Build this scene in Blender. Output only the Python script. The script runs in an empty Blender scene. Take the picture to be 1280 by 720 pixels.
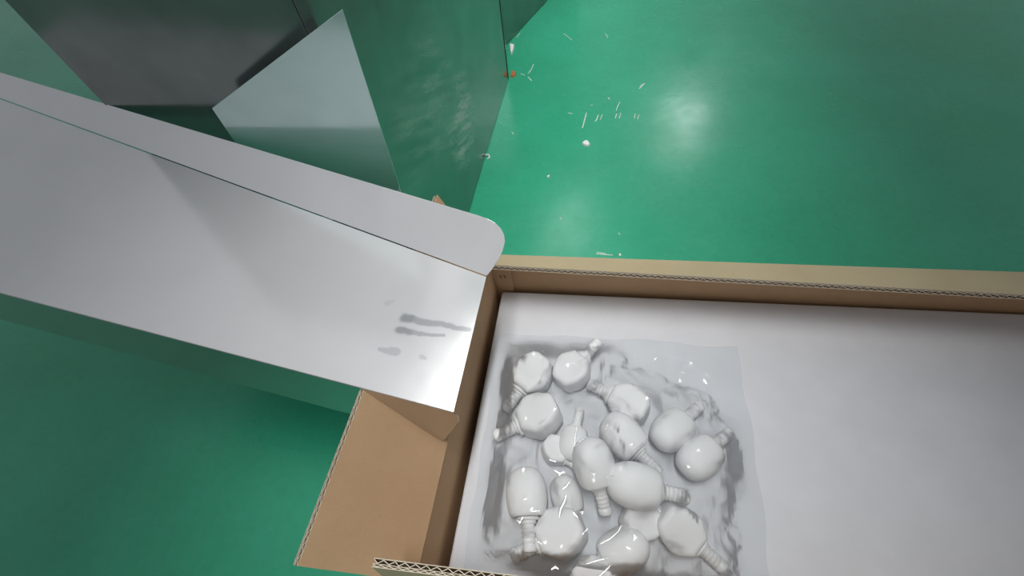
import bpy, bmesh, math, random
from mathutils import Vector, Matrix, noise
random.seed(7)
S = bpy.context.scene
C = S.collection
V = Vector

# ------------------------------------------------------------------ camera
F_PX, CX, CY, CAM_Z = 580.0, 640.0, 360.0, 0.90
# rows: world x, y, z axes expressed in camera space
RW = Matrix(((0.98862738, -0.04341994, 0.14398127),
             (0.11408569, 0.84032671, -0.52993912),
             (-0.09798139, 0.54033853, 0.83572359)))
cam_d = bpy.data.cameras.new('camera')
cam_d.sensor_fit = 'HORIZONTAL'; cam_d.sensor_width = 36.0
cam_d.lens = F_PX / 1280.0 * 36.0
cam_d.clip_start = 0.01
cam = bpy.data.objects.new('camera', cam_d); C.objects.link(cam)
CAM = V((0, 0, CAM_Z))
cam.matrix_world = Matrix.Translation(CAM) @ RW.to_4x4()
S.camera = cam

# ------------------------------------------------------------------ world
w = bpy.data.worlds.new('workshop_air'); S.world = w; w.use_nodes = True
bg = w.node_tree.nodes['Background']
bg.inputs[0].default_value = (0.93, 0.96, 1.0, 1)
bg.inputs[1].default_value = 0.27

# ------------------------------------------------------------------ added strip lamp, unseen; its narrow beam leaves the sides dimmer
LAMP_POS = V((-0.04, 1.25, 2.42))
ld = bpy.data.lights.new('added_strip_light', 'AREA')
ld.shape = 'RECTANGLE'; ld.size = 0.09; ld.size_y = 3.3
ld.energy = 6.8; ld.color = (1.0, 0.985, 0.96); ld.spread = math.radians(42)
lo = bpy.data.objects.new('added_strip_light', ld); C.objects.link(lo)
lo.location = LAMP_POS
# square ceiling panels further down the hall
PANELS = [V((-.20, 2.85, 2.45)), V((1.0, 4.26, 2.45))]
panel_lights = []
for pp, en in zip(PANELS, (5.5, 8.0)):
    pl = bpy.data.lights.new('panel_lamp_light', 'AREA'); pl.shape = 'RECTANGLE'
    pl.size = .42; pl.size_y = .60; pl.energy = en; pl.color = (.96, .98, 1.0)
    po = bpy.data.objects.new('panel_lamp_light', pl); C.objects.link(po); po.location = pp; panel_lights.append(po)

S.view_settings.view_transform = 'Standard'
S.view_settings.look = 'None'
S.view_settings.gamma = 1.0
S.view_settings.use_curve_mapping = False
S.view_settings.exposure = 0.0

# ------------------------------------------------------------------ helpers
def ray(px, py):
    return RW @ V((px - CX, -(py - CY), -F_PX))
def P(px, py, z):
    r = ray(px, py); return CAM + r * ((z - CAM_Z) / r.z)
def on_plane(px, py, p0, n):
    r = ray(px, py); return CAM + r * ((p0 - CAM).dot(n) / r.dot(n))

def tag(o, label=None, cat=None, group=None, kind=None):
    if label: o['label'] = label
    if cat: o['category'] = cat
    if group: o['group'] = group
    if kind: o['kind'] = kind
    return o
def empty(name, loc=(0, 0, 0), rot=(0, 0, 0)):
    o = bpy.data.objects.new(name, None); C.objects.link(o)
    o.location = loc; o.rotation_euler = rot; o.empty_display_size = 0.05
    return o
def mesh_obj(name, verts, faces, mats, parent=None, smooth=False, midx=None):
    me = bpy.data.meshes.new(name)
    me.from_pydata([tuple(v) for v in verts], [], faces)
    for m in (mats if isinstance(mats, (list, tuple)) else [mats]): me.materials.append(m)
    if midx:
        for p, i in zip(me.polygons, midx): p.material_index = i
    bm = bmesh.new(); bm.from_mesh(me)
    bmesh.ops.recalc_face_normals(bm, faces=bm.faces)
    bm.to_mesh(me); bm.free()
    if smooth:
        for p in me.polygons: p.use_smooth = True
    o = bpy.data.objects.new(name, me); C.objects.link(o)
    if parent:
        o.parent = parent
        o.matrix_parent_inverse = wm(parent).inverted()
    return o
def wm(o):
    m = Matrix.Translation(o.location) @ o.rotation_euler.to_matrix().to_4x4()
    if o.parent: m = wm(o.parent) @ o.matrix_parent_inverse @ m
    return m
def box(name, lo_, hi_, mat, parent=None, bevel=0.0, seg=2):
    x0, y0, z0 = lo_; x1, y1, z1 = hi_
    v = [(x0,y0,z0),(x1,y0,z0),(x1,y1,z0),(x0,y1,z0),(x0,y0,z1),(x1,y0,z1),(x1,y1,z1),(x0,y1,z1)]
    f = [(0,3,2,1),(4,5,6,7),(0,1,5,4),(1,2,6,5),(2,3,7,6),(3,0,4,7)]
    o = mesh_obj(name, v, f, mat, parent)
    if bevel:
        b = o.modifiers.new('bevel', 'BEVEL'); b.width = bevel; b.segments = seg; b.limit_method = 'ANGLE'
        for p in o.data.polygons: p.use_smooth = True
    return o
def slab(name, pts, thick, mat, parent=None, bevel=0.0):
    """flat polygon (3D points in one plane) given a real thickness, away from the camera side"""
    n = (pts[1] - pts[0]).cross(pts[2] - pts[1]).normalized()
    c = sum(pts, V()) / len(pts)
    if n.dot(CAM - c) < 0: n = -n
    k = len(pts)
    v = list(pts) + [p - n * thick for p in pts]
    f = [tuple(range(k)), tuple(range(2 * k - 1, k - 1, -1))]
    for i in range(k): f.append((i, (i + 1) % k, k + (i + 1) % k, k + i))
    o = mesh_obj(name, v, f, mat, parent)
    if bevel:
        b = o.modifiers.new('bevel', 'BEVEL'); b.width = bevel; b.segments = 2; b.limit_method = 'ANGLE'
    return o
def arc_round(pts, idx, r, seg=8):
    """round the corner idx of a 3D polygon"""
    p = pts[idx]; a = pts[idx - 1]; b = pts[(idx + 1) % len(pts)]
    da = (a - p).normalized(); db = (b - p).normalized()
    ang = da.angle(db); d = r / math.tan(ang / 2)
    d = min(d, (a - p).length * .95, (b - p).length * .95); r2 = d * math.tan(ang / 2)
    c = p + (da + db).normalized() * (r2 / math.sin(ang / 2))
    s = (p + da * d) - c; e = (p + db * d) - c
    out = []
    for i in range(seg + 1):
        t = i / seg; q = s.slerp(e, t) if s.angle(e) < 3.1 else s.lerp(e, t)
        out.append(c + q)
    return pts[:idx] + out + pts[idx + 1:]

# ------------------------------------------------------------------ materials
def new_mat(name):
    m = bpy.data.materials.new(name); m.use_nodes = True
    nt = m.node_tree; return m, nt, nt.nodes['Principled BSDF'], nt.links
def noise_ramp(nt, scale, c0, c1, p0=.35, p1=.65, detail=5, coord='Object', stretch=None, rough=.6):
    tc = nt.nodes.new('ShaderNodeTexCoord'); src = tc.outputs[coord]
    if stretch:
        mp = nt.nodes.new('ShaderNodeMapping'); mp.inputs['Scale'].default_value = stretch
        nt.links.new(src, mp.inputs[0]); src = mp.outputs[0]
    n = nt.nodes.new('ShaderNodeTexNoise'); n.inputs['Scale'].default_value = scale
    n.inputs['Detail'].default_value = detail; n.inputs['Roughness'].default_value = rough
    nt.links.new(src, n.inputs['Vector'])
    r = nt.nodes.new('ShaderNodeValToRGB')
    r.color_ramp.elements[0].position = p0; r.color_ramp.elements[0].color = (*c0, 1)
    r.color_ramp.elements[1].position = p1; r.color_ramp.elements[1].color = (*c1, 1)
    nt.links.new(n.outputs['Fac'], r.inputs[0])
    return n, r
def add_bump(nt, b, out, strength, dist):
    bp = nt.nodes.new('ShaderNodeBump'); bp.inputs['Strength'].default_value = strength
    bp.inputs['Distance'].default_value = dist
    nt.links.new(out, bp.inputs['Height']); nt.links.new(bp.outputs[0], b.inputs['Normal']); return bp
def simple(name, col, rough=.5, metal=0.0, var=.06, scale=30, bump=0.0, stretch=None):
    m, nt, b, L = new_mat(name)
    c0 = tuple(max(0, c * (1 - var)) for c in col); c1 = tuple(min(1, c * (1 + var)) for c in col)
    n, r = noise_ramp(nt, scale, c0, c1, stretch=stretch)
    L.new(r.outputs[0], b.inputs['Base Color'])
    b.inputs['Roughness'].default_value = rough; b.inputs['Metallic'].default_value = metal
    if bump: add_bump(nt, b, n.outputs['Fac'], bump, .002)
    return m

def floor_material():
    m, nt, b, L = new_mat('green_floor_paint')
    n1, r1 = noise_ramp(nt, 2.2, (0.028, 0.370, 0.205), (0.048, 0.465, 0.275), .3, .7, 6)
    n2, r2 = noise_ramp(nt, 60, (.85, .85, .85), (1, 1, 1), .3, .6, 4)
    mx = nt.nodes.new('ShaderNodeMixRGB'); mx.blend_type = 'MULTIPLY'; mx.inputs[0].default_value = .5
    L.new(r1.outputs[0], mx.inputs[1]); L.new(r2.outputs[0], mx.inputs[2])
    # sparse dark dirt specks
    n3, r3 = noise_ramp(nt, 95, (.35, .4, .36), (1, 1, 1), .23, .27, 2)
    mx2 = nt.nodes.new('ShaderNodeMixRGB'); mx2.blend_type = 'MULTIPLY'; mx2.inputs[0].default_value = 1
    L.new(mx.outputs[0], mx2.inputs[1]); L.new(r3.outputs[0], mx2.inputs[2])
    L.new(mx2.outputs[0], b.inputs['Base Color'])
    n4, r4 = noise_ramp(nt, 5, (.16, .16, .16), (.34, .34, .34), .3, .7, 6)
    L.new(r4.outputs[0], b.inputs['Roughness'])
    b.inputs['Coat Weight'].default_value = .25; b.inputs['Coat Roughness'].default_value = .18
    add_bump(nt, b, n1.outputs['Fac'], .12, .02)
    return m
def card(name, c0, c1, rough=.85):
    m, nt, b, L = new_mat(name)
    n1, r1 = noise_ramp(nt, 9, c0, c1, .3, .7, 6)
    n2, r2 = noise_ramp(nt, 900, (.9, .9, .9), (1, 1, 1), .35, .6, 2)
    mx = nt.nodes.new('ShaderNodeMixRGB'); mx.blend_type = 'MULTIPLY'; mx.inputs[0].default_value = 1
    L.new(r1.outputs[0], mx.inputs[1]); L.new(r2.outputs[0], mx.inputs[2])
    L.new(mx.outputs[0], b.inputs['Base Color'])
    b.inputs['Roughness'].default_value = rough
    add_bump(nt, b, n1.outputs['Fac'], .15, .004)
    return m
def sheet_metal(name, col, rough, metal, streak=.1, grey_marks=()):
    m, nt, b, L = new_mat(name)
    c0 = tuple(c * (1 - streak) for c in col)
    n1, r1 = noise_ramp(nt, 14, c0, col, .3, .6, 5)
    out = r1.outputs[0]
    if grey_marks:      # grey streaks with a shape of their own: segments in object space (metres)
        tc = nt.nodes.new('ShaderNodeTexCoord')
        nz = nt.nodes.new('ShaderNodeTexNoise'); nz.inputs['Scale'].default_value = 45
        L.new(tc.outputs['Object'], nz.inputs['Vector'])
        ad = nt.nodes.new('ShaderNodeVectorMath'); ad.operation = 'MULTIPLY_ADD'
        ad.inputs[1].default_value = (.010,) * 3
        L.new(nz.outputs['Color'], ad.inputs[0]); L.new(tc.outputs['Object'], ad.inputs[2])
        for (a, c, w0, w1, dark) in grey_marks:
            a = V(a) + V((.005,) * 3); c = V(c) + V((.005,) * 3)
            ab = c - a
            sub = nt.nodes.new('ShaderNodeVectorMath'); sub.operation = 'SUBTRACT'; sub.inputs[1].default_value = a
            L.new(ad.outputs[0], sub.inputs[0])
            dot = nt.nodes.new('ShaderNodeVectorMath'); dot.operation = 'DOT_PRODUCT'; dot.inputs[1].default_value = ab / ab.length_squared
            L.new(sub.outputs[0], dot.inputs[0])
            cl = nt.nodes.new('ShaderNodeClamp'); L.new(dot.outputs['Value'], cl.inputs[0])
            sc = nt.nodes.new('ShaderNodeVectorMath'); sc.operation = 'SCALE'; sc.inputs[0].default_value = ab
            L.new(cl.outputs[0], sc.inputs['Scale'])
            ds = nt.nodes.new('ShaderNodeVectorMath'); ds.operation = 'DISTANCE'
            L.new(sub.outputs[0], ds.inputs[0]); L.new(sc.outputs[0], ds.inputs[1])
            wd = nt.nodes.new('ShaderNodeMapRange'); wd.inputs['To Min'].default_value = w0; wd.inputs['To Max'].default_value = w1
            L.new(cl.outputs[0], wd.inputs['Value'])
            dv = nt.nodes.new('ShaderNodeMath'); dv.operation = 'DIVIDE'
            L.new(ds.outputs['Value'], dv.inputs[0]); L.new(wd.outputs[0], dv.inputs[1])
            mr = nt.nodes.new('ShaderNodeMapRange'); mr.interpolation_type = 'SMOOTHSTEP'
            mr.inputs['From Min'].default_value = 1.35; mr.inputs['From Max'].default_value = .55
            mr.inputs['To Min'].default_value = 0; mr.inputs['To Max'].default_value = dark
            L.new(dv.outputs[0], mr.inputs['Value'])
            mx = nt.nodes.new('ShaderNodeMixRGB'); mx.blend_type = 'MIX'
            L.new(mr.outputs[0], mx.inputs[0]); L.new(out, mx.inputs[1]); mx.inputs[2].default_value = (.30, .33, .36, 1)
            out = mx.outputs[0]
    L.new(out, b.inputs['Base Color'])
    b.inputs['Metallic'].default_value = metal
    n2, r2 = noise_ramp(nt, 8, (rough * .8,) * 3, (rough * 1.3,) * 3, .3, .7, 5)
    L.new(r2.outputs[0], b.inputs['Roughness'])
    return m

M_floor = floor_material()
M_in = card('kraft_inside', (.52, .335, .190), (.58, .385, .225))
M_out = card('kraft_outside', (.48, .40, .245), (.54, .455, .285))
M_cut = card('kraft_cut_edge', (.66, .57, .44), (.74, .65, .51))
M_core_shade = card('kraft_fluting_shade', (.20, .145, .09), (.25, .185, .12))  # shade inside the cells painted in as a darker brown
M_foam = simple('white_foam', (.665, .685, .725), .75, var=.025, scale=18, bump=.08)
M_plastic = simple('white_plastic', (.81, .82, .835), .55, var=.02, scale=25)
M_chip = simple('foam_chip_white', (.85, .88, .86), .8)
M_scratch = simple('bare_scratch', (.62, .72, .62), .7, var=.2, scale=120)
M_rust = simple('rust_bit', (.42, .16, .05), .8, var=.3, scale=200)
M_pen = simple('brown_pen_mark', (.10, .055, .03), .8)
M_dark = simple('dark_gap', (.006, .007, .007), .95)
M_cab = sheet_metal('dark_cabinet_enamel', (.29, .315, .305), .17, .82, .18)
def painted_sheen(m, spots):  # lamp sheen over scratched enamel, painted in as pale streaked patches
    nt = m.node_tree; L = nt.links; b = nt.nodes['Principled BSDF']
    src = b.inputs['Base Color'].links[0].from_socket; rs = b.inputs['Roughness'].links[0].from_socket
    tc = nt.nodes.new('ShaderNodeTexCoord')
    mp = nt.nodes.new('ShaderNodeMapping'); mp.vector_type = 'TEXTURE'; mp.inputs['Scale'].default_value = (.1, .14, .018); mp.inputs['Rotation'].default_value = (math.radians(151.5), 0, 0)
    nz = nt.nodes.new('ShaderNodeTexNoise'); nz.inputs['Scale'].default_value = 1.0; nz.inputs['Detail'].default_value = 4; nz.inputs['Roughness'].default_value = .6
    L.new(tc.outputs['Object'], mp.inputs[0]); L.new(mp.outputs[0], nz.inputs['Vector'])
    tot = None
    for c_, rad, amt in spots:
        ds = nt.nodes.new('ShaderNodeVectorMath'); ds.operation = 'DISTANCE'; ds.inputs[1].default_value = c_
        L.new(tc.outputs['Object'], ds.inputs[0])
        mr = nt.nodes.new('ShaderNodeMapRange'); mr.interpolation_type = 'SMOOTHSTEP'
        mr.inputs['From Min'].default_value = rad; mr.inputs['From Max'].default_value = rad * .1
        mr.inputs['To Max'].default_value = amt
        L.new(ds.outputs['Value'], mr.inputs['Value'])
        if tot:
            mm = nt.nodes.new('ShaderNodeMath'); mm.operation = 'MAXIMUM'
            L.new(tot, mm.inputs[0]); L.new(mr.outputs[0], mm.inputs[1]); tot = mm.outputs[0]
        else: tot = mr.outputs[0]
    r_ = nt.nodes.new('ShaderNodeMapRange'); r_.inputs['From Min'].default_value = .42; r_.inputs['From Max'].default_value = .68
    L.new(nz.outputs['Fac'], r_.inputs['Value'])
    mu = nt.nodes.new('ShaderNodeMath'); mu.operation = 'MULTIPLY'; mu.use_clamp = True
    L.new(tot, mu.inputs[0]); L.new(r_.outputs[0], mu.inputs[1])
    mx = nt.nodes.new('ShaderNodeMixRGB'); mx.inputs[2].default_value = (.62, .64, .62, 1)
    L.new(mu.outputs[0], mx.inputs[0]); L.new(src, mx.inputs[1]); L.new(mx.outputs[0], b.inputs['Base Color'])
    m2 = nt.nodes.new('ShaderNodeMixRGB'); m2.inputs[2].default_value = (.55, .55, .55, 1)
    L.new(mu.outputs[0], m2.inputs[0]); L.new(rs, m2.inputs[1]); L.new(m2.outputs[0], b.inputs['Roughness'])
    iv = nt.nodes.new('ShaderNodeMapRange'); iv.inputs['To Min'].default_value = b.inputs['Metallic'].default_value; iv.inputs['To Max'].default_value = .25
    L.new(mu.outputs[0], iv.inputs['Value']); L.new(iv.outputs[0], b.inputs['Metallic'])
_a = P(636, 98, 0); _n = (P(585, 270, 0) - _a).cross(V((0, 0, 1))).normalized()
painted_sheen(M_cab, [(on_plane(578, 152, _a, _n), .14, 2.2), (on_plane(545, 120, _a, _n), .20, .55), (on_plane(520, 165, _a, _n), .16, .4), (on_plane(615, 95, _a, _n), .12, .4)])
M_lamp_house = simple('lamp_housing', (.55, .56, .57), .5)
M_teal = sheet_metal('pale_teal_gloss', (.66, .84, .83), .16, .45, .08)

# ------------------------------------------------------------------ floor
fl = mesh_obj('floor', [(-4, -3, 0), (4, -3, 0), (4, 5, 0), (-4, 5, 0)], [(0, 1, 2, 3)], M_floor)
tag(fl, 'glossy green painted concrete workshop floor', 'floor', kind='structure')

def scratch(pts, wd):
    """thin paint scratch: polyline of pixels on the floor"""
    W = [P(x, y, .0004) for x, y in pts]; v = []; f = []
    for i, p in enumerate(W):
        d = (W[min(i + 1, len(W) - 1)] - W[max(i - 1, 0)]).normalized(); s = V((-d.y, d.x, 0))
        k = wd * (.35 + .65 * math.sin(math.pi * (i + .6) / (len(W) + .2))) / 2
        v += [p - s * k, p + s * k]
        if i: f.append((2 * i - 2, 2 * i, 2 * i + 1, 2 * i - 1))
    n = len(v); v += [V((p.x, p.y, 0.00005)) for p in v]
    for i in range(len(W) - 1):
        a, b = 2 * i, 2 * i + 2
        f += [(a, a + n, b + n, b), (a + 1, b + 1, b + 1 + n, a + 1 + n)]
    return mesh_obj('scratch', v, f, M_scratch, fl)
for pts, wd in [
    ([(733, 141), (731, 149), (728, 160)], .0035), ([(748, 143), (746, 149), (744, 152)], .003), ([(753, 143), (750, 150)], .0025),
    ([(771, 142), (769, 148)], .003), ([(776, 141), (774, 148)], .003), ([(775, 127), (772, 133), (770, 139)], .0025),
    ([(794, 142), (793, 148)], .0025), ([(799, 143), (797, 149)], .002), ([(806, 104), (802, 107), (799, 111)], .005),
    ([(760, 122), (762, 124)], .004), ([(667, 80), (664, 87), (660, 92)], .003), ([(660, 96), (665, 101)], .003),
    ([(651, 92), (656, 94)], .003), ([(710, 141), (715, 142)], .003), ([(738, 132), (741, 131)], .003),
    ([(745, 317), (756, 318), (766, 319)], .003), ([(746, 315), (757, 317)], .002), ([(640, 165), (642, 168)], .003),
    ([(700, 272), (702, 274)], .003), ([(773, 291), (775, 293)], .003), ([(646, 47), (650, 41)], .002),
    ([(756, 41), (760, 47)], .002), ([(705, 42), (715, 50)], .0022)]:
    scratch(pts, wd)

def chip(name, poly, h, mat, label, cat, group=None):
    b = [P(x, y, .0003) for x, y in poly]
    c = sum(b, V()) / len(b); k = len(b)
    t = [V((c.x + (p.x - c.x) * .82, c.y + (p.y - c.y) * .82, h * random.uniform(.8, 1.15))) for p in b]
    v = b + t + [V((c.x, c.y, h * 1.25))]
    f = [tuple(range(k - 1, -1, -1))]
    for i in range(k):
        j = (i + 1) % k; f += [(i, j, k + j, k + i), (k + i, k + j, 2 * k)]
    return tag(mesh_obj(name, v, f, mat), label, cat, group)
chip('foam_chip', [(637, 55), (643, 56), (642.5, 61), (639.5, 69), (638, 66)], .006, M_chip, 'elongated white foam chip beside the cabinet corner', 'foam chip', 'white chips on the floor')
chip('foam_chip', [(727, 180), (731, 176), (735, 177), (738, 181), (734, 184), (730, 182)], .006, M_chip, 'largest white foam chip on open green floor', 'foam chip', 'white chips on the floor')
chip('foam_chip', [(683.5, 220.5), (686, 219), (688, 220), (686, 222), (684, 222)], .003, M_chip, 'tiny white chip on the floor between carton and largest chip', 'foam chip', 'white chips on the floor')
chip('foam_chip', [(773, 318), (776, 317.5), (776.5, 320), (774, 321)], .003, M_chip, 'tiny white chip at the rear edge of the carton', 'foam chip', 'white chips on the floor')
chip('rust_flake', [(639, 91), (642, 88), (645, 91), (644.5, 95), (641, 97), (638, 96)], .005, M_rust, 'orange brown flake on floor at the foot of the cabinet corner', 'flake')
# small curled shaving
cv, cf = [], []
c0 = P(608.5, 196, .004)
for i in range(9):
    a = -1.2 + i * .42; r_ = .009
    p = c0 + V((math.cos(a) * r_, math.sin(a) * r_ * 1.2, 0))
    q = c0 + V((math.cos(a) * (r_ - .0028), math.sin(a) * (r_ - .0028) * 1.2, 0))
    cv += [p - V((0, 0, .0035)), q - V((0, 0, .0035)), q + V((0, 0, .001)), p + V((0, 0, .001))]
    if i:
        b_ = 4 * i
        for k in range(4): cf.append((b_ - 4 + k, b_ - 4 + (k + 1) % 4, b_ + (k + 1) % 4, b_ + k))
cf += [(0, 1, 2, 3), (32, 33, 34, 35)]
tag(mesh_obj('curled_shaving', cv, cf, M_chip), 'small white curled shaving beside the dark cabinet panel', 'shaving')

# ------------------------------------------------------------------ cabinet
C1 = P(636, 98, 0); C2d = (P(585, 270, 0) - C1).normalized()
C2 = C1 + C2d * 0.87
inw = V((C2d.y, -C2d.x, 0))
if inw.x > 0: inw = -inw
CH = 1.25
cab = empty('metal_cabinet', (C1.x, C1.y, 0))
tag(cab, 'tall dark glossy metal cabinet reflecting the green floor', 'cabinet')
def vslab(name, a, b, z0, z1, t, mat, parent, off=0.0, bevel=.0015):
    d = (b - a).normalized(); n = V((d.y, -d.x, 0))
    cen = C1 + inw * .30 + V((0, .25, 0))
    if n.dot(cen - a) < 0: n = -n
    a2, b2 = a + n * off, b + n * off
    v = [V((p.x, p.y, z)) for z in (z0, z1) for p in (a2, b2, b2 + n * t, a2 + n * t)]
    f = [(0, 1, 2, 3), (4, 5, 6, 7), (0, 1, 5, 4), (1, 2, 6, 5), (2, 3, 7, 6), (3, 0, 4, 7)]
    o = mesh_obj(name, v, f, mat, parent)
    bv = o.modifiers.new('bevel', 'BEVEL'); bv.width = bevel; bv.segments = 2
    return o
DEP = .42
D2 = C2 + inw * DEP; 
C1b = P(632.8, 57, 0)
Bd = (P(685, 0, 0) - C1b).normalized(); D1 = C1b + Bd * .62
D3 = V((D2.x, D1.y, 0))
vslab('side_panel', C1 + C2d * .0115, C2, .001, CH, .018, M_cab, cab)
vslab('seam_gap', C1 - C2d * .0005, C1 + C2d * .0125, .001, CH - .004, .006, M_dark, cab, off=.0004, bevel=.0001)
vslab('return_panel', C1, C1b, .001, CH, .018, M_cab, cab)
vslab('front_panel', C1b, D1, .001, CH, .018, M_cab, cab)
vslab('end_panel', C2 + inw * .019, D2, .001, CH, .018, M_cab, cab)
tp = [V((p.x, p.y, CH + .012)) for p in (C1, C2, D2, D3, D1, C1b)]
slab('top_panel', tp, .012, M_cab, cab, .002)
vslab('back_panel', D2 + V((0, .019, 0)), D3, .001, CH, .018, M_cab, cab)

# ------------------------------------------------------------------ carton
T = .0080
def corr_panel(name, bl, br, tr, tl, inward, parent, bulge=0.0, nv=6, waves=True, taper=(0, 0)):
    """double-wall corrugated panel: bl-br is the hinge, tl-tr the cut edge; inner face on the 'inward' side"""
    width = (br - bl).length; nu = 24
    nrm0 = (br - bl).cross(tl - bl).normalized()
    if nrm0.dot(inward) < 0: nrm0 = -nrm0
    def pt(u, v, wd):
        a = bl.lerp(br, u); b = tl.lerp(tr, u)
        p = a.lerp(b, v)
        return p - nrm0 * (wd + bulge * math.sin(math.pi * u) * (v ** 1.5))
    verts, faces, mi = [], [], []
    def sheet(w0, w1, m_top, m_bot):
        base = len(verts)
        for wd in (w0, w1):
            for j in range(nv + 1):
                for i in range(nu + 1): verts.append(pt(i / nu, j / nv, wd))
        st = (nu + 1) * (nv + 1)
        idx = lambda s, i, j: base + s * st + j * (nu + 1) + i
        for s, m_ in ((0, m_top), (1, m_bot)):
            for j in range(nv):
                for i in range(nu):
                    faces.append((idx(s, i, j), idx(s, i + 1, j), idx(s, i + 1, j + 1), idx(s, i, j + 1))); mi.append(m_)
        for i in range(nu):
            for j in (0, nv):
                faces.append((idx(0, i, j), idx(0, i + 1, j), idx(1, i + 1, j), idx(1, i, j))); mi.append(2)
        for j in range(nv):
            for i in (0, nu):
                faces.append((idx(0, i, j), idx(0, i, j + 1), idx(1, i, j + 1), idx(1, i, j))); mi.append(2)
    sheet(0, .0008, 0, 3); sheet(.0046, .0053, 3, 3); sheet(T - .0008, T, 3, 1)
    o = mesh_obj(name, verts, faces, [M_in, M_out, M_cut, M_core_shade], parent, midx=mi)
    for p in o.data.polygons: p.use_smooth = False
    if waves:
        for (w0, w1, pitch) in ((.0012, .0042, .0104), (.0057, T - .0011, .0086)):
            n = max(4, int(width / pitch) * 2)
            v, f = [], []
            th = .00045
            for i in range(n + 1):
                wd = w0 if i % 2 == 0 else w1
                jit = random.uniform(-.12, .12) / n
                u = min(1, max(0, i / n + jit))
                for s in (-th, th):
                    for j in range(nv + 1): v.append(pt(u, j / nv * .998, wd + s))
            st = 2 * (nv + 1)
            for i in range(n):
                a, b = i * st, (i + 1) * st
                for j in range(nv):
                    f.append((a + j, b + j, b + j + 1, a + j + 1))
                    f.append((a + nv + 1 + j, b + nv + 1 + j, b + nv + 2 + j, a + nv + 2 + j))
                f.append((a + nv, b + nv, b + 2 * nv + 1, a + 2 * nv + 1))
            fm = [1 if k % (2 * nv + 1) == 2 * nv else 0 for k in range(len(f))]
            mesh_obj('fluting', v, f, [M_core_shade, M_cut], o, midx=fm)
    return o

XL_b, XL_f = -.1435, -.162      # inner left wall at foam level, back / front
XR = .80
YB, YF = .441, -.020
ZR = .278
car = empty('cardboard_carton', (.3, .2, 0))
tag(car, 'large open double-wall cardboard carton with raised flaps holding white foam', 'carton')
lb, lf = V((-.152, YB + .004, ZR)), V((-.174, YF, ZR))             # hinge of the left wall
rb, rf = V((XR, YB + .004, ZR)), V((XR, YF, ZR))
up = V((0, 0, 1))
corr_panel('back_wall', V((-.146, YB, .008)), V((XR, YB, .008)), rb, lb, V((0, -1, 0)), car)
corr_panel('front_wall', V((-.162, YF, .008)), V((XR, YF, .008)), rf, lf, V((0, 1, 0)), car)
corr_panel('left_wall', V((-.1445, YB, .008)), V((-.1605, YF, .008)), lf, lb, V((1, 0, 0)), car)
corr_panel('right_wall', V((XR, YB, .008)), V((XR, YF, .008)), rf, rb, V((-1, 0, 0)), car)
box('bottom', (-.168, YF - .007, .0005), (XR + .008, YB + .008, .0075), M_out, car)
# flaps
def flap(name, a, b, ta, tb, inward, bulge=0.0):
    return corr_panel(name, a, b, tb, ta, inward, car, bulge)
tip = lambda px, py, z: P(px, py, z)
bt_l = P(612, 336.4, .300); bt_r = P(806, 347.5, .300); bd = (bt_r - bt_l).normalized()
flap('back_flap', V((-.143, YB + .008, ZR + .003)), V((XR, YB + .008, ZR + .003)), bt_l, bt_l + bd * .90, V((0, -.7, -.7)))
ft_l = P(468, 697, .408); ft_r = P(640, 718.6, .408); fd = (ft_r - ft_l).normalized()
flap('front_flap', V((-.172, YF - .004, ZR + .003)), V((XR, YF - .004, ZR + .003)), ft_l, ft_l + fd * .96, V((0, 1, -.1)))
flap('left_flap', lb + V((.0008, -.002, -.0006)), lf + V((.0008, .006, -.0006)), P(547, 243.5, .4045), V((-.262, -.012, .392)), V((1, 0, .5)))
flap('right_flap', rb + V((.008, -.004, .002)), rf + V((.008, .004, .002)), V((.91, .46, .36)), V((.91, -.03, .36)), V((-.6, 0, .8)))
# glue joint tab on the back wall beside the left corner and the pencil ticks on it
gx0, gx1 = -.1455, -.1165
box('glue_tab', (gx0, YB - .0016, .03), (gx1, YB + .0006, ZR - .004), M_in, car)
def tick(x, z):
    v, f = [], []
    n = 6
    for i in range(n + 1):
        t = i / n
        cx = x + .0035 * math.sin(t * 2.4) ; cz = z + .011 * (1 - t)
        k = .0009 * (.5 + math.sin(math.pi * min(1, t + .1)))
        for yy in (YB - .0022, YB - .0012): v += [V((cx - k, yy, cz)), V((cx + k, yy, cz))]
        if i:
            a, b = 4 * i - 4, 4 * i
            f += [(a, a + 1, b + 1, b), (a + 2, b + 2, b + 3, a + 3)]
    mesh_obj('pen_tick', v, f, M_pen, car)
tick(-.138, .237); tick(-.131, .238)

# ------------------------------------------------------------------ foam
fv = [V((-.138, .4365, 0)), V((-.1555, -.008, 0)), V((XR - .006, -.010, 0)), V((XR - .006, .4385, 0))]
ft = []
bm = bmesh.new()
lo_v = [bm.verts.new((p.x, p.y, .009)) for p in fv]; hi_v = [bm.verts.new((p.x, p.y, .2)) for p in fv]
bm.faces.new(lo_v); bm.faces.new(hi_v)
for i in range(4): bm.faces.new((lo_v[i], lo_v[(i + 1) % 4], hi_v[(i + 1) % 4], hi_v[i]))
bmesh.ops.recalc_face_normals(bm, faces=bm.faces)
me = bpy.data.meshes.new('foam_block'); bm.to_mesh(me); bm.free(); me.materials.append(M_foam)
foam = bpy.data.objects.new('foam_block', me); C.objects.link(foam)
bv = foam.modifiers.new('bevel', 'BEVEL'); bv.width = .004; bv.segments = 3
tag(foam, 'thick white foam packing block filling the cardboard carton', 'foam')

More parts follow.
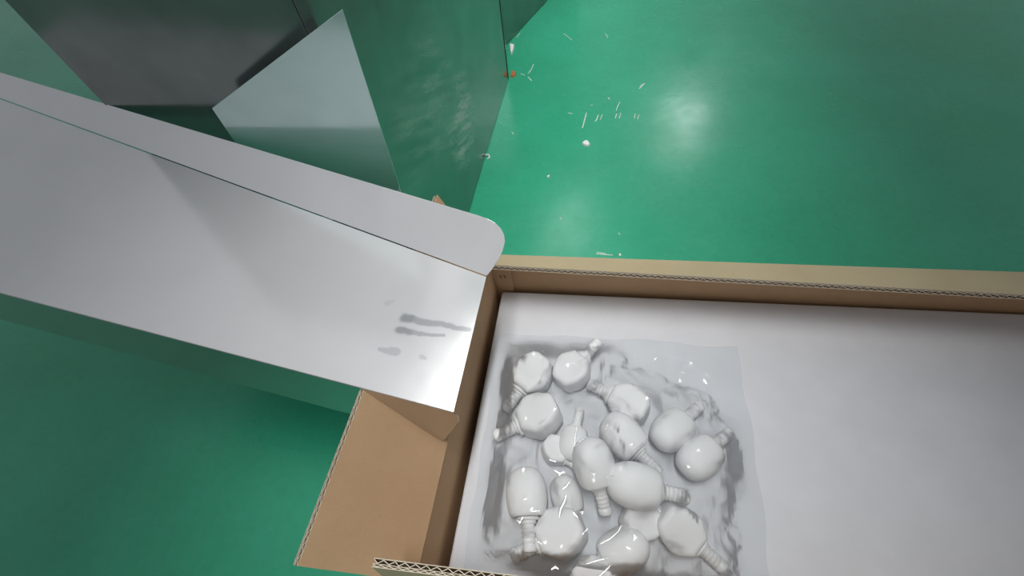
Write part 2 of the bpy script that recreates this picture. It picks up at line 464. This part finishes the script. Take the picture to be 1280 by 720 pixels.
# ------------------------------------------------------------------ white bent sheet-metal panel
A = P(608, 346, .395); B = P(567, 515, .388); TL = P(474, 297, .416)
e1 = (TL - A).normalized()
nw = e1.cross(B - A).normalized()
if nw.z < 0: nw = -nw
e2 = nw.cross(e1).normalized()
if e2.dot(B - A) < 0: e2 = -e2
L_TRAY = .95
BL = on_plane(474, 490.5, A, nw); eb = (BL - B).normalized()
tray = empty('bent_metal_panel', A)
tag(tray, 'long white glossy bent metal panel with rounded flanges lying across the left flap', 'metal panel')
def loc_(p): return p - V((.3, 0, 0))
web_marks = []
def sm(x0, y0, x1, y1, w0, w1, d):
    web_marks.append((on_plane(x0, y0, A, nw), on_plane(x1, y1, A, nw), w0, w1, d))
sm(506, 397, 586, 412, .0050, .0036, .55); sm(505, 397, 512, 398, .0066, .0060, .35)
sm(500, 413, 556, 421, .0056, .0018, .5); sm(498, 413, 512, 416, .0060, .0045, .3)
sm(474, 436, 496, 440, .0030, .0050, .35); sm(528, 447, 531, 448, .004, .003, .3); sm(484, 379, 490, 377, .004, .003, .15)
M_white = sheet_metal('white_gloss_metal', (.93, .94, .96), .14, .45, .03, web_marks)
M_flange = M_white
web = slab('web', [A, B, B + eb * L_TRAY, A + e1 * L_TRAY], .0014, M_white, tray, .0004)
# upper flange, leaning back a little from the fold
fdir = (nw * .78 - e2 * .62).normalized(); fn = e1.cross(fdir).normalized()
base_a = A + nw * .0006 - e2 * .0012
U = lambda x, y: on_plane(x, y, base_a, fn)
top0 = U(474, 232.5); top1 = U(596, 269)
td = (top0 - top1).normalized()
up_pts = [base_a, U(614, 338), U(622, 326), U(628, 314), U(631, 302), U(630, 294), U(626, 286), U(619, 279), U(609, 273.5), top1, top1 + td * (L_TRAY - .02), base_a + e1 * L_TRAY]
slab('upper_flange', up_pts, .0014, M_flange, tray, .0004)
# lower flange, bent down towards the carton
gdir = (-nw * .985 + e2 * .17).normalized(); gn = eb.cross(gdir).normalized()
base_b = B - nw * .001 + e2 * .0006
G = lambda x, y: on_plane(x, y, base_b, gn)
lo_pts = [base_b, G(571, 519), G(573.5, 524), G(573, 529), G(556, 549.5), G(551, 550), G(474, 527.5)]
lo_pts += [G(474, 527.5) + eb * (L_TRAY - .06), base_b + eb * L_TRAY]
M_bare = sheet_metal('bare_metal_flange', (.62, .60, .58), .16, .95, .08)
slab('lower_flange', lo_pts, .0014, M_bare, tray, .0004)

# second pale panel behind it, standing on edge
q0 = P(500, 238, .40); qx = V((-1, .10, 0)).normalized()
qz = (P(474, 155, .50) - q0)
# edge direction: solve for a point on the ray of (474,155) in the vertical plane through qx
qn = V((.10, 1, 0)).normalized() * 1.0; qn = (qn + V((0, 0, .10))).normalized()
Q = lambda x, y: on_plane(x, y, q0, qn)
pts = [Q(474, 155), Q(497, 226), Q(499.5, 233), Q(498, 238.5), Q(492, 241), Q(474, 247)]
d_top = (Q(474, 155) - Q(497, 226)).normalized(); d_bot = (Q(474, 247) - Q(492, 241)).normalized()
pts = [Q(474, 155) + d_top * .15] + pts[1:5] + [Q(492, 241) + d_bot * .30, Q(474, 155) + d_top * .15 + d_bot * .30]
pan = empty('pale_metal_panel', q0)
tag(pan, 'pale teal glossy metal panel with rounded corner peeking out behind the white one', 'metal panel')
slab('sheet', pts, .0015, M_teal, pan, .0004)
lip = [p - qn * .0 for p in (Q(499.5, 233), Q(498, 238.5), Q(492, 241), Q(492, 241) + d_bot * .22)]
lv, lf2 = [], []
for p in lip: lv += [p, p - qn * .0 + V((0, -.004, -.012))]
for i in range(3): lf2.append((2 * i, 2 * i + 2, 2 * i + 3, 2 * i + 1))
lpo = mesh_obj('folded_lip', lv, lf2, M_flange, pan)
sd = lpo.modifiers.new('solid', 'SOLIDIFY'); sd.thickness = .0012

# ------------------------------------------------------------------ white plastic fittings
def lathe(name, prof, seg=28, squash=1.0, sq=2.0):
    v, f = [], []
    for x, r in prof:
        for k in range(seg):
            a = 2 * math.pi * k / seg
            ca, sa = math.cos(a), math.sin(a)
            # slightly squared section on the body
            k_ = (abs(ca) ** sq + abs(sa) ** sq) ** (-1 / sq)
            v.append((x, r * ca * k_, r * sa * k_ * squash))
    n = len(prof)
    for i in range(n - 1):
        for k in range(seg):
            f.append((i * seg + k, i * seg + (k + 1) % seg, (i + 1) * seg + (k + 1) % seg, (i + 1) * seg + k))
    f.append(tuple(range(seg))); f.append(tuple(range((n - 1) * seg, n * seg)))
    me = bpy.data.meshes.new(name); me.from_pydata(v, [], f); me.materials.append(M_plastic)
    bm = bmesh.new(); bm.from_mesh(me); bmesh.ops.recalc_face_normals(bm, faces=bm.faces); bm.to_mesh(me); bm.free()
    for p in me.polygons: p.use_smooth = True
    return me
# body along +x from shoulder (0) to dome (0.058); stem along -x
body_prof = [(.004, .004), (.0035, .012), (.0005, .0165), (-.0005, .0185), (.0005, .0205), (.004, .0222), (.012, .0240), (.022, .0250), (.032, .0246), (.040, .0228), (.047, .0196), (.052, .0150), (.0550, .0095), (.0562, .0045), (.0565, .0012)]
stem_prof = [(.006, .0078), (-.004, .0080), (-.0045, .0098), (-.0075, .0098), (-.0085, .0074)]
x = -.0085
for k in range(4):
    stem_prof += [(x - .0006, .0072), (x - .0036, .0086), (x - .0044, .0072)]; x -= .0050
stem_prof += [(x - .001, .0074), (x - .002, .0086), (x - .0075, .0084), (x - .0084, .0076), (x - .0086, .0056), (x - .005, .0052), (x - .005, .0008)]
collar_prof = [(.0032, .0095), (-.0012, .0140), (-.0028, .0142), (-.0040, .0132), (-.0044, .0100)]
ME_body = lathe('fitting_body', body_prof, 32, .90, 2.4)
# the second kind: angular body, widest in the middle, with flat faces and softened edges
def flat_hex():
    ol = [(0, .0125), (.003, .0155), (.017, .0262), (.024, .0268), (.038, .0240), (.0515, .0150), (.0540, .0090)]
    ol = ol + [(x_, -y_) for x_, y_ in reversed(ol)]
    k = len(ol); th = .0185
    v = [(x_, y_, th) for x_, y_ in ol] + [(x_, y_, -th) for x_, y_ in ol]
    f = [tuple(range(k)), tuple(range(2 * k - 1, k - 1, -1))] + [(i_, (i_ + 1) % k, k + (i_ + 1) % k, k + i_) for i_ in range(k)]
    me = bpy.data.meshes.new('fitting_body_angular'); me.from_pydata(v, [], f)
    bm = bmesh.new(); bm.from_mesh(me)
    bmesh.ops.recalc_face_normals(bm, faces=bm.faces)
    ed = [e for e in bm.edges if abs(e.verts[0].co.z - e.verts[1].co.z) < 1e-6]
    bmesh.ops.bevel(bm, geom=ed, offset=.0075, segments=4, affect='EDGES', profile=.55)
    bm.to_mesh(me); bm.free(); me.materials.append(M_plastic)
    for p in me.polygons: p.use_smooth = len(p.vertices) < 9
    return me
ME_hex = flat_hex()
ME_stem = lathe('fitting_stem', stem_prof, 20)
ME_collar = lathe('fitting_collar', collar_prof, 24, .95)
ITEMS = []
def fitting(cpx, tpx, zc, zt, label, scale=1.0, roll=0.0, hexa=False):
    """cpx: pixel of the body's middle, tpx: pixel of the stem tip; heights of both"""
    c = P(*cpx, zc); t = P(*tpx, zt)
    ax = (c - t).normalized()
    side = up.cross(ax)
    side = side.normalized() if side.length > .05 else V((0, 1, 0))
    up2 = ax.cross(side)
    R_ = Matrix((ax, side, up2)).transposed().to_4x4() @ Matrix.Rotation(roll, 4, 'X')
    o = empty('plastic_fitting'); o.matrix_world = Matrix.Translation(c - ax * .028 * scale) @ R_ @ Matrix.Scale(scale, 4)
    o.rotation_euler = o.matrix_world.to_euler(); 
    for nm, me_ in (('body', ME_hex if hexa else ME_body), ('stem', ME_stem), ('collar', ME_collar)):
        ch = bpy.data.objects.new(nm, me_); C.objects.link(ch); ch.parent = o
    tag(o, label, 'plastic fitting', 'white plastic fittings heaped on the foam')
    ITEMS.append((c, t, .0245 * scale))
    return o
Z1 = .2250
LIST = [
    ((667, 466), (638, 504), .2225, .211, 1.12, 1, 'white fitting nearest the rear left, stem pointing to the lower left'),
    ((714, 465), (746, 429), .2215, .228, 1.02, 1, 'rearmost white fitting whose ribbed stem points up and right'),
    ((675, 519), (622, 544), .2230, .212, 1.14, 1, 'white fitting with stem reaching furthest left over bare foam'),
    ((787, 506), (737, 480), .2215, .212, 1.05, 1, 'white fitting with stem toward the rear gap between bodies'),
    ((776, 542), (806, 574), .2420, .236, 1.06, 0, 'round white fitting leaning over the one at the right rear'),
    ((716, 556), (727, 502), .2200, .222, .82, 0, 'white fitting under glinting film with stem pointing to the rear in the middle'),
    ((694, 562), (727, 590), .2150, .210, .72, 1, 'small angular white fitting low in the middle left of the heap'),
    ((741, 576), (759, 648), .2640, .226, 1.06, 0, 'white fitting atop the heap, dome to the rear and stem toward the front flap'),
    ((790, 606), (862, 622), .2560, .238, 1.14, 0, 'large white fitting lying on top at the right of the heap'),
    ((658, 614), (662, 686), .2300, .228, 1.10, 0, 'leftmost front white fitting with bullet shaped dome and stem toward the front'),
    ((707, 617), (722, 662), .2200, .211, .84, 0, 'white fitting under the brightest film glints'),
    ((703, 666), (646, 693), .2225, .210, 1.12, 1, 'front white fitting with stem ending in a small square tip at lower left'),
    ((782, 686), (735, 714), .2240, .211, 1.05, 0, 'frontmost white fitting at the lower right of the heap'),
    ((800, 652), (838, 634), .2210, .213, .90, 1, 'white fitting wedged below the large top one at the right'),
    ((744, 722), (704, 735), .2205, .209, .90, 1, 'white fitting half under the front flap edge'),
    ((838, 540), (870, 512), .2235, .212, 1.05, 0, 'white fitting at the right rear of the heap with stem to the rear'),
    ((872, 574), (906, 546), .2235, .212, 1.05, 0, 'white fitting at the right end of the heap with stem pointing right'),
    ((848, 660), (884, 692), .2235, .212, 1.05, 1, 'white fitting at the right front of the heap'),
]
for k, (c_, t_, zc, zt, sc_, hx, lab) in enumerate(LIST):
    fitting(c_, t_, zc, zt, lab, scale=sc_, roll=random.uniform(-.3, .3), hexa=bool(hx))

# ------------------------------------------------------------------ crumpled clear bag over the heap
def film_material():
    m = bpy.data.materials.new('clear_film'); m.use_nodes = True
    nt = m.node_tree; nt.nodes.clear(); L = nt.links
    out = nt.nodes.new('ShaderNodeOutputMaterial')
    tr = nt.nodes.new('ShaderNodeBsdfTransparent'); tr.inputs[0].default_value = (.945, .956, .958, 1)
    gl = nt.nodes.new('ShaderNodeBsdfGlossy'); gl.inputs['Roughness'].default_value = .08
    df = nt.nodes.new('ShaderNodeBsdfDiffuse'); df.inputs[0].default_value = (.8, .82, .82, 1)
    fr = nt.nodes.new('ShaderNodeFresnel'); fr.inputs[0].default_value = 1.30
    ad = nt.nodes.new('ShaderNodeMath'); ad.operation = 'MULTIPLY_ADD'; ad.inputs[1].default_value = .85; ad.inputs[2].default_value = .0
    L.new(fr.outputs[0], ad.inputs[0])
    m1 = nt.nodes.new('ShaderNodeMixShader'); m1.inputs[0].default_value = .05
    L.new(tr.outputs[0], m1.inputs[1]); L.new(df.outputs[0], m1.inputs[2])
    m2 = nt.nodes.new('ShaderNodeMixShader')
    L.new(ad.outputs[0], m2.inputs[0]); L.new(m1.outputs[0], m2.inputs[1]); L.new(gl.outputs[0], m2.inputs[2])
    L.new(m2.outputs[0], out.inputs[0])
    return m
M_film = film_material()
def seg_d(p, a, b):
    ab = (b - a); t = max(0, min(1, (p - a).dot(ab) / ab.length_squared)); return (p - (a + ab * t)).length, t
bx0, bx1, by0, by1 = -.134, .250, -.002, .352
NX, NY = 95, 98
hv, hf = [], []
IT2 = [(V((c.x, c.y)), V((t.x, t.y)), c.z, t.z, r) for c, t, r in ITEMS]
bcx, bcy = (bx0 + bx1) / 2, (by0 + by1) / 2
for j in range(NY + 1):
    for i in range(NX + 1):
        u, v_ = i / NX * 2 - 1, j / NY * 2 - 1
        # squircle outline with a wavy rim
        k = 1 + .05 * noise.noise(V((u * 2.1, v_ * 2.1, 3)))
        X = bcx + u * (bx1 - bx0) / 2 * k; Y = bcy + v_ * (by1 - by0) / 2 * k
        p = V((X, Y)); h = .2022
        for a, b, za, zb, r in IT2:
            dr = (b - a).normalized(); Ls = (b - a).length; R0 = r * 1.22
            d, t = seg_d(p, a - dr * .016, a + dr * .016)
            zm = za + (zb - za) * ((t - .5) * .032 / Ls)
            hh = zm + (R0 * math.sqrt(1 - (d / R0) ** 2) if d < R0 * .6 else R0 * .8 - (d - R0 * .6) * .85) + .002
            d2, t2 = seg_d(p, a, b)
            zz = za + (zb - za) * t2
            hh2 = zz + .013 - max(0, d2 - .008) * .8
            h = max(h, hh, hh2)
        e = min(1, (1 - max(abs(u), abs(v_))) * 4.2)
        e = e * e * (3 - 2 * e)
        q = V((X * 24, Y * 24, 1.7))
        dv, _p = noise.voronoi(q * .8); dv2, _p = noise.voronoi(q * 1.9 + V((5, 1, 0)))
        cr = (dv[1] - dv[0]) * .009 + (dv2[1] - dv2[0]) * .0045 + random.uniform(0, .0004)
        h = .2022 + (h - .2022) * e + (cr + .0016) * e
        hv.append(V((X, Y, max(h, .2012))))
for j in range(NY):
    for i in range(NX):
        a = j * (NX + 1) + i; hf += [(a, a + 1, a + NX + 2), (a, a + NX + 2, a + NX + 1)] if (i + j) % 2 else [(a, a + 1, a + NX + 1), (a + 1, a + NX + 2, a + NX + 1)]
bag = mesh_obj('plastic_bag', hv, hf, M_film, smooth=False)
tag(bag, 'crumpled clear plastic bag spread over the heap of white fittings', 'plastic bag')

# glint ribbons added on the film, shaped to mirror the lamp to camera
def glint_ribbon(pts, z, wd):
    W = []
    for x_, y_, dz in pts:
        zz = z
        for _ in range(5):
            p = P(x_, y_, zz)
            zz = min(hv, key=lambda q_: (q_.x - p.x) ** 2 + (q_.y - p.y) ** 2).z + .0012
        W.append(zz)
    zz = max(W) + .0006
    W = [P(x_, y_, zz) for x_, y_, dz in pts]
    sm_ = []
    for i in range(len(W) - 1):
        for k in range(5): sm_.append(W[i].lerp(W[i + 1], k / 5))
    sm_.append(W[-1]); n = len(sm_); v, f = [], []; q = 7
    for i, p in enumerate(sm_):
        d = (sm_[min(i + 1, n - 1)] - sm_[max(i - 1, 0)]).normalized(); hh_ = ((CAM - p).normalized() + (V((LAMP_POS.x, .45, LAMP_POS.z)) - p).normalized()).normalized()
        u2 = (hh_ - d * hh_.dot(d)).normalized(); sd_ = d.cross(u2)
        w_ = wd * (.25 + .75 * math.sin(math.pi * (i + .5) / n)) * (1 + .3 * noise.noise(p * 300))
        for k in range(q):
            a = 2 * k / (q - 1) - 1
            v.append(p + sd_ * (a * w_) - u2 * (a * a * w_ * .16))
        if i:
            for k in range(q - 1): f.append(((i - 1) * q + k, (i - 1) * q + k + 1, i * q + k + 1, i * q + k))
    return mesh_obj('glint_ribbon', v, f, M_glint, bag, smooth=True)
M_glint = film_material(); M_glint.name = 'clear_film_glint'
for nd in M_glint.node_tree.nodes:
    if nd.type == 'FRESNEL': nd.inputs[0].default_value = 2.8
    if nd.type == 'BSDF_GLOSSY': nd.inputs['Roughness'].default_value = .12
for pts, z, wd in [
    ([(721, 532, 0), (719, 546, 0), (718, 558, 0)], .253, .0016), ([(718, 558, 0), (726, 551, 0), (734, 546, 0)], .253, .0010),
    ([(678, 445, 0), (677, 440, 0), (681, 437, 0)], .256, .0012), ([(722, 452, 0), (730, 449, 0), (735, 443, 0)], .247, .0015),
    ([(745, 497, 0), (752, 493, 0)], .240, .0018), ([(765, 514, 0), (775, 513, 0)], .262, .0010),
    ([(693, 588, 0), (700, 592, 0), (705, 590, 0)], .247, .0028), ([(713, 601, 0), (707, 609, 0), (703, 611, 0)], .250, .0016),
    ([(708, 618, 0), (706, 626, 0), (701, 636, 0), (699, 646, 0)], .250, .0030), ([(654, 645, 0), (650, 653, 0), (646, 650, 0)], .246, .0018),
    ([(664, 639, 0), (672, 638, 0), (676, 641, 0)], .248, .0010), ([(778, 654, 0), (773, 664, 0), (762, 674, 0), (748, 681, 0)], .256, .0011),
    ([(768, 595, 0), (762, 595, 0), (756, 598, 0)], .287, .0010), ([(732, 705, 0), (746, 701, 0), (762, 697, 0)], .252, .0012),
    ([(750, 720, 0), (757, 713, 0), (764, 706, 0)], .252, .0012), ([(689, 712, 0), (694, 708, 0), (698, 711, 0)], .225, .0022),
    ([(640, 487, 0), (645, 492, 0)], .24, .0016), ([(735, 660, 0), (728, 668, 0)], .24, .0012), ([(760, 530, 0), (757, 540, 0)], .25, .0010), ([(700, 500, 0), (694, 506, 0)], .24, .0012), ([(716, 640, 0), (722, 646, 0)], .25, .0012),
    ([(795, 562, 0), (800, 558, 0), (804, 553, 0)], .262, .0016), ([(672, 676, 0), (677, 681, 0)], .236, .0012), ([(686, 575, 0), (695, 577, 0)], .243, .0010)]:
    glint_ribbon(pts, z, wd)

# ------------------------------------------------------------------ panel lamp and added strip lamp housings (above, out of the picture)
for pp, po, lab in zip(PANELS, panel_lights, ('nearer square ceiling panel lamp beyond the cabinet corner', 'further square ceiling panel lamp to the right')):
    pe = empty('ceiling_panel_lamp', pp)
    tag(pe, lab, 'lamp', 'ceiling panel lamps')
    for s in (-1, 1):
        box('frame_bar', (pp.x + s * .225 - .012, pp.y - .325, pp.z - .012), (pp.x + s * .225 + .012, pp.y + .325, pp.z + .02), M_lamp_house, pe)
        box('frame_bar', (pp.x - .21, pp.y + s * .315 - .012, pp.z - .012), (pp.x + .21, pp.y + s * .315 + .012, pp.z + .02), M_lamp_house, pe)
    box('back_plate', (pp.x - .235, pp.y - .325, pp.z + .02), (pp.x + .235, pp.y + .325, pp.z + .028), M_lamp_house, pe)
    po.parent = pe; po.matrix_parent_inverse = Matrix.Translation(-pp)
lamp = empty('added_strip_lamp', LAMP_POS)  # made-up housing around the added strip lamp
tag(lamp, 'long grey strip lamp, unseen, added to light the middle more than the sides', 'lamp')
lx, ly, lz = LAMP_POS
for s in (-1, 1):
    box('added_lamp_side', (lx + s * .20 - .006, ly - 1.70, lz - .10), (lx + s * .20 + .006, ly + 1.70, lz + .05), M_lamp_house, lamp)
    box('added_lamp_end', (lx - .206, ly + s * 1.70 - .006, lz - .10), (lx + .206, ly + s * 1.70 + .006, lz + .05), M_lamp_house, lamp)
box('added_lamp_top', (lx - .206, ly - 1.70, lz + .05), (lx + .206, ly + 1.70, lz + .062), M_lamp_house, lamp)
lo.parent = lamp; lo.matrix_parent_inverse = Matrix.Translation(-LAMP_POS)
